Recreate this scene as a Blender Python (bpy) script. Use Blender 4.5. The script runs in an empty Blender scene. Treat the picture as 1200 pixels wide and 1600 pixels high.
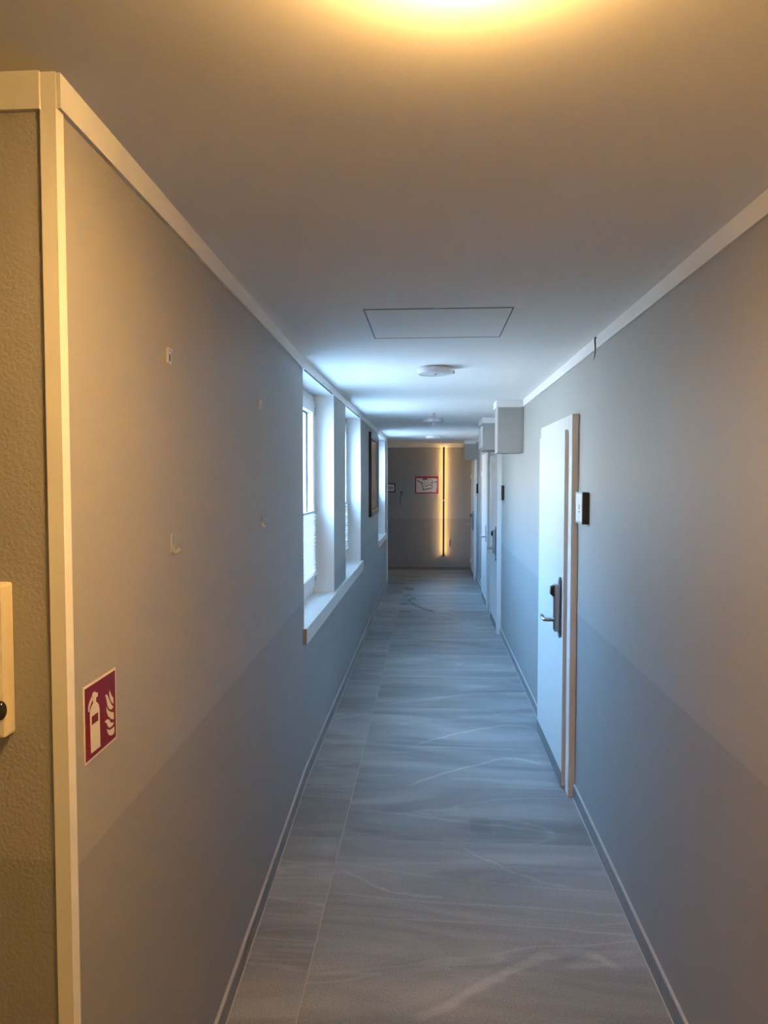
import bpy, bmesh, math, random
from mathutils import Matrix, Vector

random.seed(4)
S = bpy.context.scene
COL = S.collection

# ------------------------------------------------------------------ camera
cd = bpy.data.cameras.new('camera')
cam = bpy.data.objects.new('camera', cd)
COL.objects.link(cam)
cd.sensor_fit = 'HORIZONTAL'
cd.sensor_width = 36.0
cd.lens = 36.0 * 1130.0 / 1200.0
cd.clip_start = 0.02
cd.clip_end = 200
_r = Vector((0.9979, 0.0644, 0.0)).normalized()
_f = Vector((-0.0643, 0.9969, -0.0451)).normalized()
_u = _r.cross(_f).normalized()
cam.matrix_world = Matrix(((_r.x, _u.x, -_f.x, 0.0),
                           (_r.y, _u.y, -_f.y, 0.0),
                           (_r.z, _u.z, -_f.z, 1.68),
                           (0, 0, 0, 1)))
S.camera = cam

# ------------------------------------------------------------------ sky, sun, exposure
W = bpy.data.worlds.new('sky')
S.world = W
W.use_nodes = True
bg = W.node_tree.nodes['Background']
bg.inputs['Color'].default_value = (0.27, 0.56, 1.0, 1)
bg.inputs['Strength'].default_value = 47.0

sd = bpy.data.lights.new('sun', 'SUN')
sd.energy = 112.0
sd.color = (1.0, 0.93, 0.80)
sd.angle = math.radians(1.0)
sun = bpy.data.objects.new('sun', sd)
COL.objects.link(sun)
sun.rotation_euler = Vector((-0.75, 0.12, -0.62)).to_track_quat('-Z', 'Y').to_euler()
sun.location = (8, 0, 12)

LAMP_STRENGTH = 212.0
LAMP_COLOR = (1.0, 0.55, 0.17)
LED_STRENGTH = 33.0
LED_COLOR = (1.0, 0.60, 0.18)

S.view_settings.view_transform = 'Standard'
S.view_settings.look = 'None'
S.view_settings.exposure = 0.0
S.view_settings.gamma = 1.0
S.view_settings.use_curve_mapping = False

# ------------------------------------------------------------------ materials
MATS = {}


def new_mat(name):
    m = bpy.data.materials.new(name)
    m.use_nodes = True
    nt = m.node_tree
    return m, nt, nt.nodes['Principled BSDF'], nt.links


def mat(name, col, rough=0.5, metal=0.0, scale=40.0, var=0.06, bump=0.0, bscale=200.0, spec=0.5, trans=0.0):
    if name in MATS:
        return MATS[name]
    m, nt, p, L = new_mat(name)
    tc = nt.nodes.new('ShaderNodeTexCoord')
    no = nt.nodes.new('ShaderNodeTexNoise')
    no.inputs['Scale'].default_value = scale
    no.inputs['Detail'].default_value = 4
    L.new(tc.outputs['Object'], no.inputs['Vector'])
    mx = nt.nodes.new('ShaderNodeMix')
    mx.data_type = 'RGBA'
    mx.inputs[6].default_value = (*[c * (1 - var) for c in col], 1)
    mx.inputs[7].default_value = (*[min(1, c * (1 + var)) for c in col], 1)
    L.new(no.outputs['Fac'], mx.inputs[0])
    L.new(mx.outputs[2], p.inputs['Base Color'])
    p.inputs['Roughness'].default_value = rough
    p.inputs['Metallic'].default_value = metal
    p.inputs['Specular IOR Level'].default_value = spec
    if trans:
        p.inputs['Transmission Weight'].default_value = trans
    if bump:
        nb = nt.nodes.new('ShaderNodeTexNoise')
        nb.inputs['Scale'].default_value = bscale
        nb.inputs['Detail'].default_value = 3
        L.new(tc.outputs['Object'], nb.inputs['Vector'])
        b = nt.nodes.new('ShaderNodeBump')
        b.inputs['Strength'].default_value = bump
        b.inputs['Distance'].default_value = 0.002
        L.new(nb.outputs['Fac'], b.inputs['Height'])
        L.new(b.outputs['Normal'], p.inputs['Normal'])
    MATS[name] = m
    return m


def paint(name, zsplit, up, lo, bump=0.25):
    """two-tone wall paint: paler above the dado line, darker below"""
    if name in MATS:
        return MATS[name]
    m, nt, p, L = new_mat(name)
    g = nt.nodes.new('ShaderNodeNewGeometry')
    sp = nt.nodes.new('ShaderNodeSeparateXYZ')
    L.new(g.outputs['Position'], sp.inputs[0])
    mr = nt.nodes.new('ShaderNodeMapRange')
    mr.inputs['From Min'].default_value = zsplit - 0.002
    mr.inputs['From Max'].default_value = zsplit + 0.002
    L.new(sp.outputs['Z'], mr.inputs['Value'])
    no = nt.nodes.new('ShaderNodeTexNoise')
    no.inputs['Scale'].default_value = 3.0
    no.inputs['Detail'].default_value = 5
    L.new(g.outputs['Position'], no.inputs['Vector'])
    mx = nt.nodes.new('ShaderNodeMix')
    mx.data_type = 'RGBA'
    mx.inputs[6].default_value = (*lo, 1)
    mx.inputs[7].default_value = (*up, 1)
    L.new(mr.outputs[0], mx.inputs[0])
    mv = nt.nodes.new('ShaderNodeMapRange')
    mv.inputs['To Min'].default_value = 0.95
    mv.inputs['To Max'].default_value = 1.05
    L.new(no.outputs['Fac'], mv.inputs['Value'])
    vm = nt.nodes.new('ShaderNodeVectorMath')
    vm.operation = 'SCALE'
    L.new(mx.outputs[2], vm.inputs[0])
    L.new(mv.outputs[0], vm.inputs['Scale'])
    L.new(vm.outputs[0], p.inputs['Base Color'])
    p.inputs['Roughness'].default_value = 0.55
    p.inputs['Specular IOR Level'].default_value = 0.35
    # woven wall covering + painted lumps
    nb = nt.nodes.new('ShaderNodeTexNoise')
    nb.inputs['Scale'].default_value = 160.0
    nb.inputs['Detail'].default_value = 4
    L.new(g.outputs['Position'], nb.inputs['Vector'])
    b = nt.nodes.new('ShaderNodeBump')
    b.inputs['Strength'].default_value = bump
    b.inputs['Distance'].default_value = 0.002
    L.new(nb.outputs['Fac'], b.inputs['Height'])
    L.new(b.outputs['Normal'], p.inputs['Normal'])
    MATS[name] = m
    return m


def emit(name, col, strength):
    m = bpy.data.materials.new(name)
    m.use_nodes = True
    nt = m.node_tree
    nt.nodes.remove(nt.nodes['Principled BSDF'])
    e = nt.nodes.new('ShaderNodeEmission')
    e.inputs['Color'].default_value = (*col, 1)
    e.inputs['Strength'].default_value = strength
    nt.links.new(e.outputs[0], nt.nodes['Material Output'].inputs[0])
    return m


def glass(name):
    m = bpy.data.materials.new(name)
    m.use_nodes = True
    nt = m.node_tree
    nt.nodes.remove(nt.nodes['Principled BSDF'])
    t = nt.nodes.new('ShaderNodeBsdfTransparent')
    t.inputs['Color'].default_value = (0.93, 0.96, 0.95, 1)
    g = nt.nodes.new('ShaderNodeBsdfGlossy')
    g.inputs['Roughness'].default_value = 0.02
    lw = nt.nodes.new('ShaderNodeLayerWeight')
    pw = nt.nodes.new('ShaderNodeMath')
    pw.operation = 'POWER'
    pw.inputs[1].default_value = 5.0
    nt.links.new(lw.outputs['Facing'], pw.inputs[0])
    ma = nt.nodes.new('ShaderNodeMath')
    ma.operation = 'MULTIPLY_ADD'
    ma.inputs[1].default_value = 0.5
    ma.inputs[2].default_value = 0.03
    nt.links.new(pw.outputs[0], ma.inputs[0])
    mx = nt.nodes.new('ShaderNodeMixShader')
    nt.links.new(ma.outputs[0], mx.inputs[0])
    nt.links.new(t.outputs[0], mx.inputs[1])
    nt.links.new(g.outputs[0], mx.inputs[2])
    nt.links.new(mx.outputs[0], nt.nodes['Material Output'].inputs[0])
    return m


VEINS = [  # (points on the floor, half width, colour factor)
    ([(-0.067, 2.16), (0.06, 2.25), (0.205, 2.368), (0.33, 2.461), (0.444, 2.525), (0.549, 2.532), (0.626, 2.48), (0.685, 2.43)], 0.026, 1.34),
    ([(-0.388, 3.019), (-0.281, 2.959), (-0.151, 2.873), (0.074, 2.842)], 0.010, 1.25),
    ([(-0.134, 3.878), (0.104, 4.096), (0.308, 4.234), (0.468, 4.323), (0.681, 4.226)], 0.013, 1.38),
    ([(-0.128, 4.48), (0.118, 4.685), (0.41, 4.868), (0.589, 4.922), (0.722, 4.846)], 0.014, 1.38),
    ([(-0.344, 5.333), (0.007, 5.482), (0.273, 5.609), (0.475, 5.656)], 0.018, 1.30),
    ([(0.123, 3.27), (0.268, 3.131), (0.436, 3.005), (0.602, 2.952)], 0.009, 1.22),
    ([(-0.405, 3.58), (-0.122, 3.561), (0.132, 3.50), (0.417, 3.453), (0.684, 3.366)], 0.012, 1.25),
    ([(-0.33, 10.00), (-0.30, 10.03), (-0.258, 10.156), (-0.19, 10.12)], 0.085, 0.42),
    ([(-0.32, 10.0), (-0.295, 9.96), (-0.247, 9.73), (-0.183, 9.56), (-0.072, 9.32), (0.06, 9.14)], 0.095, 0.45),
    ([(-0.405, 9.715), (-0.36, 9.70), (-0.30, 9.71)], 0.060, 0.55),
    ([(-0.38, 10.37), (-0.28, 10.52)], 0.070, 0.55),
    ([(-0.405, 9.158), (-0.346, 9.13), (-0.25, 9.11)], 0.060, 0.60),
    ([(-0.405, 11.12), (-0.339, 11.045), (-0.24, 10.97)], 0.110, 0.45),
    ([(-0.03, 8.64), (0.112, 8.63), (0.28, 8.67)], 0.040, 0.75),
    ([(0.08, 9.18), (0.166, 9.175), (0.25, 9.20)], 0.030, 1.35),
    ([(0.19, 3.46), (0.24, 3.465), (0.30, 3.465)], 0.095, 0.84),
]


def stone(name, veins):
    m, nt, p, L = new_mat(name)
    N = nt.nodes.new

    def math_(op, a, b=None, c=None):
        n = N('ShaderNodeMath')
        n.operation = op
        for i, v in enumerate((a, b, c)):
            if v is None:
                continue
            if isinstance(v, (int, float)):
                n.inputs[i].default_value = v
            else:
                L.new(v, n.inputs[i])
        return n.outputs[0]
    g = N('ShaderNodeNewGeometry')
    oi = N('ShaderNodeObjectInfo')
    # each tile is cut from another place in the print
    off = N('ShaderNodeCombineXYZ')
    L.new(math_('MULTIPLY', oi.outputs['Random'], 37.0), off.inputs[0])
    L.new(math_('MULTIPLY', oi.outputs['Random'], 91.0), off.inputs[1])
    add = N('ShaderNodeVectorMath')
    add.operation = 'ADD'
    L.new(g.outputs['Position'], add.inputs[0])
    L.new(off.outputs[0], add.inputs[1])
    mp = N('ShaderNodeMapping')
    mp.inputs['Rotation'].default_value = (0, 0, 0.14)
    mp.inputs['Scale'].default_value = (0.9, 4.2, 1.0)
    L.new(add.outputs[0], mp.inputs['Vector'])
    n1 = N('ShaderNodeTexNoise')
    n1.inputs['Scale'].default_value = 0.9
    n1.inputs['Detail'].default_value = 5
    n1.inputs['Roughness'].default_value = 0.52
    n1.inputs['Distortion'].default_value = 1.1
    L.new(mp.outputs[0], n1.inputs['Vector'])
    cr = N('ShaderNodeValToRGB')
    e = cr.color_ramp.elements
    e[0].position = 0.30
    e[0].color = (0.200, 0.206, 0.209, 1)
    e[1].position = 0.72
    e[1].color = (0.400, 0.402, 0.397, 1)
    k = e.new(0.50)
    k.color = (0.286, 0.290, 0.290, 1)
    L.new(n1.outputs['Fac'], cr.inputs[0])
    # thin pale sediment lines
    n2 = N('ShaderNodeTexNoise')
    n2.inputs['Scale'].default_value = 0.55
    n2.inputs['Detail'].default_value = 3
    n2.inputs['Distortion'].default_value = 0.9
    L.new(mp.outputs[0], n2.inputs['Vector'])
    d2 = math_('ABSOLUTE', math_('SUBTRACT', n2.outputs['Fac'], 0.5))
    mr = N('ShaderNodeMapRange')
    mr.interpolation_type = 'SMOOTHSTEP'
    mr.inputs['From Min'].default_value = 0.0
    mr.inputs['From Max'].default_value = 0.018
    mr.inputs['To Min'].default_value = 1.22
    mr.inputs['To Max'].default_value = 1.0
    L.new(d2, mr.inputs['Value'])
    fac = mr.outputs[0]
    # grain
    n3 = N('ShaderNodeTexNoise')
    n3.inputs['Scale'].default_value = 170.0
    n3.inputs['Detail'].default_value = 3
    L.new(g.outputs['Position'], n3.inputs['Vector'])
    gr = N('ShaderNodeMapRange')
    gr.inputs['From Min'].default_value = 0.3
    gr.inputs['From Max'].default_value = 0.7
    gr.inputs['To Min'].default_value = 0.80
    gr.inputs['To Max'].default_value = 1.20
    L.new(n3.outputs['Fac'], gr.inputs['Value'])
    fac = math_('MULTIPLY', fac, gr.outputs[0])
    tv = N('ShaderNodeMapRange')
    tv.inputs['To Min'].default_value = 0.86
    tv.inputs['To Max'].default_value = 1.12
    L.new(oi.outputs['Random'], tv.inputs['Value'])
    fac = math_('MULTIPLY', fac, tv.outputs[0])
    if veins:
        sp = N('ShaderNodeSeparateXYZ')
        L.new(g.outputs['Position'], sp.inputs[0])
        nw = N('ShaderNodeTexNoise')
        nw.inputs['Scale'].default_value = 9.0
        nw.inputs['Detail'].default_value = 4
        L.new(g.outputs['Position'], nw.inputs['Vector'])
        wob = math_('MULTIPLY', math_('SUBTRACT', nw.outputs['Fac'], 0.5), 0.05)
        for pts, hw, cf in VEINS:
            xs = [q[0] for q in pts]
            ys = [q[1] for q in pts]
            x0, x1, y0, y1 = min(xs), max(xs), min(ys) - 0.02, max(ys) + 0.02
            xn = math_('DIVIDE', math_('SUBTRACT', sp.outputs['X'], x0), x1 - x0)
            fc = N('ShaderNodeFloatCurve')
            c = fc.mapping.curves[0]
            ps = [((a - x0) / (x1 - x0), (b - y0) / (y1 - y0)) for a, b in pts]
            c.points[0].location = ps[0]
            c.points[1].location = ps[-1]
            for q in ps[1:-1]:
                c.points.new(*q)
            fc.mapping.update()
            L.new(xn, fc.inputs['Value'])
            yc = math_('MULTIPLY_ADD', fc.outputs[0], y1 - y0, y0)
            dd = math_('ABSOLUTE', math_('SUBTRACT', math_('ADD', sp.outputs['Y'], wob), yc))
            r = N('ShaderNodeMapRange')
            r.interpolation_type = 'SMOOTHSTEP'
            r.inputs['From Min'].default_value = hw * 0.35
            r.inputs['From Max'].default_value = hw * 1.4
            r.inputs['To Min'].default_value = 1.0
            r.inputs['To Max'].default_value = 0.0
            L.new(dd, r.inputs['Value'])
            # fade at both ends
            ed = N('ShaderNodeMapRange')
            ed.interpolation_type = 'SMOOTHSTEP'
            ed.inputs['From Min'].default_value = 0.0
            ed.inputs['From Max'].default_value = 0.10
            L.new(math_('MINIMUM', xn, math_('SUBTRACT', 1.0, xn)), ed.inputs['Value'])
            k = math_('MULTIPLY', r.outputs[0], ed.outputs[0])
            fac = math_('MULTIPLY', fac, math_('MULTIPLY_ADD', k, cf - 1.0, 1.0))
    vm = N('ShaderNodeVectorMath')
    vm.operation = 'SCALE'
    L.new(cr.outputs[0], vm.inputs[0])
    L.new(fac, vm.inputs['Scale'])
    L.new(vm.outputs[0], p.inputs['Base Color'])
    p.inputs['Roughness'].default_value = 0.42
    p.inputs['Specular IOR Level'].default_value = 0.4
    b = N('ShaderNodeBump')
    b.inputs['Strength'].default_value = 0.12
    b.inputs['Distance'].default_value = 0.002
    L.new(n3.outputs['Fac'], b.inputs['Height'])
    L.new(b.outputs['Normal'], p.inputs['Normal'])
    return m


UP, LO = (0.365, 0.356, 0.342), (0.310, 0.305, 0.300)
P_LEFT = paint('paint_left', 1.012, UP, LO)
P_RIGHT = paint('paint_right', 0.982, UP, LO)
P_END = paint('paint_end', 0.956, UP, LO)
P_ALC = paint('paint_alcove', 1.035, UP, LO, bump=0.6)
P_BOX = mat('paint_box', UP, 0.55, scale=3.0, var=0.04, bump=0.2, bscale=160)
WHITE = mat('white_paint', (0.80, 0.795, 0.78), 0.5, scale=6, var=0.02, bump=0.08, bscale=140)
CEIL = mat('ceiling_paint', (0.90, 0.89, 0.875), 0.75, scale=2.5, var=0.02, bump=0.1, bscale=120)
LACQ = mat('white_lacquer', (0.75, 0.75, 0.74), 0.28, scale=8, var=0.015)
PVC = mat('white_pvc', (0.82, 0.83, 0.83), 0.3, scale=12, var=0.015)
GROUT = mat('grout', (0.46, 0.44, 0.41), 0.85, scale=120, var=0.12, bump=0.3)
SKIRT = mat('skirting_stone', (0.21, 0.215, 0.22), 0.42, scale=14, var=0.25, bump=0.1)
BEAD = mat('sealant', (0.50, 0.49, 0.47), 0.6, scale=60, var=0.05)
STONE = stone('floor_stone', True)
STONE2 = stone('floor_stone_plain', False)
STEEL = mat('brushed_steel', (0.42, 0.42, 0.43), 0.32, 1.0, scale=90, var=0.08)
DSTEEL = mat('dark_steel', (0.11, 0.115, 0.115), 0.42, 0.7, scale=90, var=0.1)
BLACK = mat('black_plastic', (0.012, 0.012, 0.014), 0.35, scale=60, var=0.1)
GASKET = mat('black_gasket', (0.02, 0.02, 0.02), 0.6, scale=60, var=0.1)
RAWWOOD = mat('raw_board_edge', (0.36, 0.325, 0.29), 0.8, scale=90, var=0.3)
KICK = mat('grey_kick_strip', (0.17, 0.175, 0.18), 0.45, scale=30, var=0.12)
GLASS = glass('window_glass')
PAPER = mat('paper', (0.72, 0.72, 0.70), 0.6, scale=20, var=0.02)
LAMP_ON = emit('lamp_diffuser_lit', LAMP_COLOR, LAMP_STRENGTH)
LAMP_OFF = mat('lamp_diffuser', (0.70, 0.70, 0.72), 0.35, scale=10, var=0.02)
LAMP_RIM = mat('lamp_rim', (0.52, 0.52, 0.54), 0.4, scale=20, var=0.03)
LED = emit('led_strip', LED_COLOR, LED_STRENGTH)


# ------------------------------------------------------------------ mesh helpers
def box(bm, x0, x1, y0, y1, z0, z1, bev=0.0, mi=0):
    vs = [bm.verts.new(p) for p in ((x0, y0, z0), (x1, y0, z0), (x1, y1, z0), (x0, y1, z0),
                                    (x0, y0, z1), (x1, y0, z1), (x1, y1, z1), (x0, y1, z1))]
    fs = [bm.faces.new([vs[i] for i in q]) for q in ((3, 2, 1, 0), (4, 5, 6, 7), (0, 1, 5, 4), (1, 2, 6, 5), (2, 3, 7, 6), (3, 0, 4, 7))]
    for f in fs:
        f.material_index = mi
    if bev:
        es = list({e for f in fs for e in f.edges})
        r = bmesh.ops.bevel(bm, geom=es, offset=bev, segments=2, affect='EDGES', profile=0.6)
        for f in r['faces']:
            f.material_index = mi
    return fs


def prism(bm, plan, z0, z1, mi=0):
    """vertical prism over a plan polygon (counter-clockwise)"""
    a = [bm.verts.new((x, y, z0)) for x, y in plan]
    b = [bm.verts.new((x, y, z1)) for x, y in plan]
    n = len(plan)
    fs = [bm.faces.new(list(reversed(a))), bm.faces.new(b)]
    for i in range(n):
        fs.append(bm.faces.new([a[i], a[(i + 1) % n], b[(i + 1) % n], b[i]]))
    for f in fs:
        f.material_index = mi
    return fs


def slab(bm, pts, off):
    """polygon of 3D points thickened by the vector off"""
    off = Vector(off)
    a = [bm.verts.new(Vector(q)) for q in pts]
    b = [bm.verts.new(Vector(q) + off) for q in pts]
    n = len(pts)
    bm.faces.new(list(reversed(a)))
    bm.faces.new(b)
    for i in range(n):
        bm.faces.new([a[i], a[(i + 1) % n], b[(i + 1) % n], b[i]])
    bmesh.ops.recalc_face_normals(bm, faces=bm.faces)


def tube(bm, pts, r, seg=8, taper=None):
    rings = []
    pts = [Vector(q) for q in pts]
    prev = None
    for i, q in enumerate(pts):
        t = (pts[min(i + 1, len(pts) - 1)] - pts[max(i - 1, 0)]).normalized()
        ref = Vector((0, 0, 1)) if abs(t.z) < 0.9 else Vector((1, 0, 0))
        if prev is not None:
            u = (prev - t * prev.dot(t))
            u = u.normalized() if u.length > 1e-5 else t.cross(ref).normalized()
        else:
            u = t.cross(ref).normalized()
        prev = u
        v = t.cross(u)
        rr = r if taper is None else r * taper[i]
        rings.append([bm.verts.new(q + (u * math.cos(k * 2 * math.pi / seg) + v * math.sin(k * 2 * math.pi / seg)) * rr) for k in range(seg)])
    for a, b in zip(rings, rings[1:]):
        for k in range(seg):
            f = bm.faces.new([a[k], a[(k + 1) % seg], b[(k + 1) % seg], b[k]])
            f.smooth = True
    bm.faces.new(list(reversed(rings[0])))
    bm.faces.new(rings[-1])
    bmesh.ops.recalc_face_normals(bm, faces=bm.faces)


def lathe(bm, c, prof, seg=48, smooth=True):
    """profile of (r, z) turned round the vertical axis through c"""
    rings = []
    for r, z in prof:
        if r < 1e-6:
            rings.append([bm.verts.new((c[0], c[1], z))])
        else:
            rings.append([bm.verts.new((c[0] + r * math.cos(k * 2 * math.pi / seg), c[1] + r * math.sin(k * 2 * math.pi / seg), z)) for k in range(seg)])
    for a, b in zip(rings, rings[1:]):
        for k in range(seg):
            k2 = (k + 1) % seg
            if len(a) == 1 and len(b) == 1:
                continue
            if len(a) == 1:
                f = bm.faces.new([a[0], b[k2], b[k]])
            elif len(b) == 1:
                f = bm.faces.new([a[k], a[k2], b[0]])
            else:
                f = bm.faces.new([a[k], a[k2], b[k2], b[k]])
            f.smooth = smooth
    bmesh.ops.recalc_face_normals(bm, faces=bm.faces)


def world_origin(o):
    v = Vector((0, 0, 0))
    while o is not None:
        v += o.location
        o = o.parent
    return v


def obj(name, bm, mats, parent=None, origin=None):
    if not isinstance(mats, (list, tuple)):
        mats = [mats]
    if parent is not None:
        o0 = world_origin(parent)
    elif origin is not None:
        o0 = Vector(origin)
    else:
        vs = [v.co for v in bm.verts]
        o0 = Vector(((min(v.x for v in vs) + max(v.x for v in vs)) / 2, (min(v.y for v in vs) + max(v.y for v in vs)) / 2, min(v.z for v in vs)))
    for v in bm.verts:
        v.co -= o0
    me = bpy.data.meshes.new(name)
    bm.to_mesh(me)
    bm.free()
    for m in mats:
        me.materials.append(m)
    o = bpy.data.objects.new(name, me)
    COL.objects.link(o)
    if parent is None:
        o.location = o0
    else:
        o.parent = parent
    return o


def tag(o, label=None, cat=None, group=None, kind=None):
    if label:
        o['label'] = label
    if cat:
        o['category'] = cat
    if group:
        o['group'] = group
    if kind:
        o['kind'] = kind
    return o


def thing(name, loc, label, cat, group=None, kind=None):
    o = bpy.data.objects.new(name, None)
    o.empty_display_size = 0.05
    COL.objects.link(o)
    o.location = loc
    return tag(o, label, cat, group, kind)


def B(*a, **k):
    bm = bmesh.new()
    box(bm, *a, **k)
    return bm


# ------------------------------------------------------------------ measures
XR = 0.765            # right wall
XL = -0.697           # left wall beyond the kink
YC, XC = 1.16, -0.607  # near corner of the left wall
YK = 3.92             # kink of the left wall
YL = 11.45            # far end of the left wall
YE = 13.40            # end wall
ZC = 2.335            # ceiling
ZT = 2.279            # underside of the white cornice band
OUT = -1.02           # outer face of the window wall
WINS = [(3.93, 5.19), (5.90, 7.17), (9.60, 11.03)]
ZS, ZSB = 0.862, 0.773
na = Vector((XC, YC, 0))
nd = (Vector((XL, YK, 0)) - na).normalized()
nn = Vector((nd.y, -nd.x, 0))


def NW(s, o, z):
    """point on the near left wall: s along it, o out of it, height z"""
    return na + nd * s + nn * o + Vector((0, 0, z))


# ------------------------------------------------------------------ floor
bm = bmesh.new()
box(bm, OUT, 1.0, -3.2, 13.7, -0.12, -0.0005)
box(bm, -2.2, OUT, -3.2, YC + 0.12, -0.12, -0.0005)
box(bm, -2.7, OUT, YL - 0.15, 13.7, -0.12, -0.0005)
floor = obj('floor', bm, GROUT, origin=(0, 0, 0))
tag(floor, 'grey stone-look tiled corridor floor with pale joints', 'floor', kind='structure')


def tile_mesh(w, d, m):
    bm = bmesh.new()
    box(bm, -w / 2, w / 2, -d / 2, d / 2, -0.008, 0.0)
    me = bpy.data.meshes.new('tile')
    bm.to_mesh(me)
    bm.free()
    me.materials.append(m)
    return me


TILES = {}
PITCH, ROW0 = 0.601, 2.6945


def put_tile(x0, x1, y0, y1, m):
    key = (round(x1 - x0, 3), round(y1 - y0, 3), m.name)
    if key not in TILES:
        TILES[key] = tile_mesh(x1 - x0, y1 - y0, m)
    o = bpy.data.objects.new('tile', TILES[key])
    COL.objects.link(o)
    o.parent = floor
    o.location = ((x0 + x1) / 2, (y0 + y1) / 2, 0)


for k in range(-10, 19):
    y0 = ROW0 + k * PITCH + 0.0016
    y1 = min(ROW0 + (k + 1) * PITCH - 0.0016, YE)
    if y1 < -2.9 or y0 > YE - 0.03:
        continue
    put_tile(-0.4095, 0.752, y0, y1, STONE)
    open_left = y1 < YC or y0 > YL - 0.3
    if open_left:
        put_tile(-1.611, -0.4135, y0, y1, STONE2)
        put_tile(-2.60, -1.615, y0, y1, STONE2)
    else:
        put_tile(-0.690, -0.4135, y0, y1, STONE2)

# ------------------------------------------------------------------ ceiling (with the cut-out of the access hatch)
HX0, HX1, HY0, HY1 = -0.262, 0.316, 2.81, 3.39
bm = bmesh.new()
for a in ((-2.2, OUT, -3.2, YC + 0.12), (-2.7, OUT, YL - 0.15, 13.7), (OUT, HX0, -3.2, 13.7), (HX1, 1.0, -3.2, 13.7), (HX0, HX1, -3.2, HY0), (HX0, HX1, HY1, 13.7)):
    box(bm, a[0], a[1], a[2], a[3], ZC, ZC + 0.12)
box(bm, HX0 - 0.02, HX1 + 0.02, HY0 - 0.02, HY1 + 0.02, ZC + 0.12, ZC + 0.16)
ceil = obj('ceiling', bm, CEIL)
tag(ceil, 'smooth white painted corridor ceiling', 'ceiling', kind='structure')

# ------------------------------------------------------------------ walls
bm = bmesh.new()
prism(bm, [(OUT, YC + 0.12), (XC - 0.004, YC + 0.12), (XL, YK), (OUT, YK)], 0, ZC + 0.06)
box(bm, OUT, XL, YK, YL, 0, ZSB)
box(bm, OUT, XL, YK, YL, ZT, ZC + 0.06)
ys = [YK] + [v for w in WINS for v in w] + [YL]
for i in range(0, len(ys), 2):
    box(bm, OUT, XL, ys[i], ys[i + 1], ZSB, ZT)
prism(bm, [(OUT, YC + 0.12), (OUT, YC), (XC, YC), (XC - 0.004, YC + 0.12)], 0, ZC + 0.06)
bmesh.ops.recalc_face_normals(bm, faces=bm.faces)
for f in bm.faces:
    f.material_index = 0 if f.normal.x > 0.5 or f.normal.y > 0.5 and f.calc_center_median().y > YL - 0.05 else 1
    if f.normal.y < -0.5 and f.calc_center_median().y < YC + 0.02:
        f.material_index = 2
    c = f.calc_center_median()
    if f.normal.x > 0.5 and c.x > XL - 0.001 and c.y < YK:
        f.material_index = 0
wl = obj('wall_left', bm, [P_LEFT, WHITE, P_ALC])
tag(wl, 'grey two-tone painted left wall with deep white window reveals', 'wall', kind='structure')

wr = obj('wall_right', B(XR, XR + 0.18, -3.2, 13.6, 0, ZC + 0.06), P_RIGHT)
tag(wr, 'grey two-tone painted right wall with the room doors', 'wall', kind='structure')
we = obj('wall_end', B(-2.7, XR, YE, YE + 0.15, 0, ZC + 0.06), P_END)
tag(we, 'dark grey end wall with the glowing light bar', 'wall', kind='structure')
wa = obj('wall_alcove', B(-2.1, OUT, YC, YC + 0.12, 0, ZC + 0.06), P_ALC)
tag(wa, 'warm lit wall face left of the white corner strip', 'wall', kind='structure')
w = obj('wall_alcove_side', B(-2.2, -2.1, -3.2, YC + 0.12, 0, ZC + 0.06), P_ALC)
tag(w, 'grey side wall of the alcove beside the viewer', 'wall', kind='structure')
w = obj('wall_back', B(-2.2, XR, -3.2, -3.05, 0, ZC + 0.06), P_ALC)
tag(w, 'grey wall behind the viewer', 'wall', kind='structure')
w = obj('wall_far_left', B(-2.7, -2.6, YL - 0.15, YE, 0, ZC + 0.06), P_END)
tag(w, 'grey wall closing the far side passage', 'wall', kind='structure')
w = obj('wall_far_near', B(-2.6, OUT, YL - 0.15, YL, 0, ZC + 0.06), P_END)
tag(w, 'grey wall of the far side passage', 'wall', kind='structure')

# ------------------------------------------------------------------ white cornice bands
CT = 0.009
bm = bmesh.new()
prism(bm, [(XC - 0.01, YC), (XC + CT, YC), (XL + CT, YK), (XL + CT, YL), (XL, YL), (XL, YK)], ZT, ZC)
t1 = obj('trim_1', bm, WHITE)
tag(t1, 'white cornice band along the left wall top', 'cornice', kind='structure')
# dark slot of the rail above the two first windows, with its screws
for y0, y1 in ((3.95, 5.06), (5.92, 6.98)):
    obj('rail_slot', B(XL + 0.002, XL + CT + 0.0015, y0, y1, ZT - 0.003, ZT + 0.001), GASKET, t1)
for y in (3.97, 4.30, 4.62, 4.93, 5.93):
    bm = bmesh.new()
    bmesh.ops.create_cone(bm, cap_ends=True, segments=10, radius1=0.0035, radius2=0.0028, depth=0.003,
                          matrix=Matrix.Translation((XL + CT + 0.001, y, ZT + 0.012)) @ Matrix.Rotation(math.pi / 2, 4, 'Y'))
    obj('screw', bm, DSTEEL, t1)
BOXES = [  # y0, y1, xleft, zbottom
    (6.08, 6.33, 0.553, 1.90), (7.77, 8.36, 0.555, 1.992), (12.28, 12.88, 0.575, 2.012)]
bm = bmesh.new()
yy = -3.05
for y0, y1, xl, zb in BOXES:
    box(bm, XR - CT, XR, yy, y0, ZT, ZC)
    yy = y1
box(bm, XR - CT, XR, yy, YE - CT, ZT, ZC)
tag(obj('trim_2', bm, WHITE), 'white cornice band along the right wall top', 'cornice', kind='structure')
tag(obj('trim_3', B(-2.6, XR, YE - CT, YE, ZT - 0.012, ZC), WHITE), 'white cornice band across the end wall top', 'cornice', kind='structure')
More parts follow.
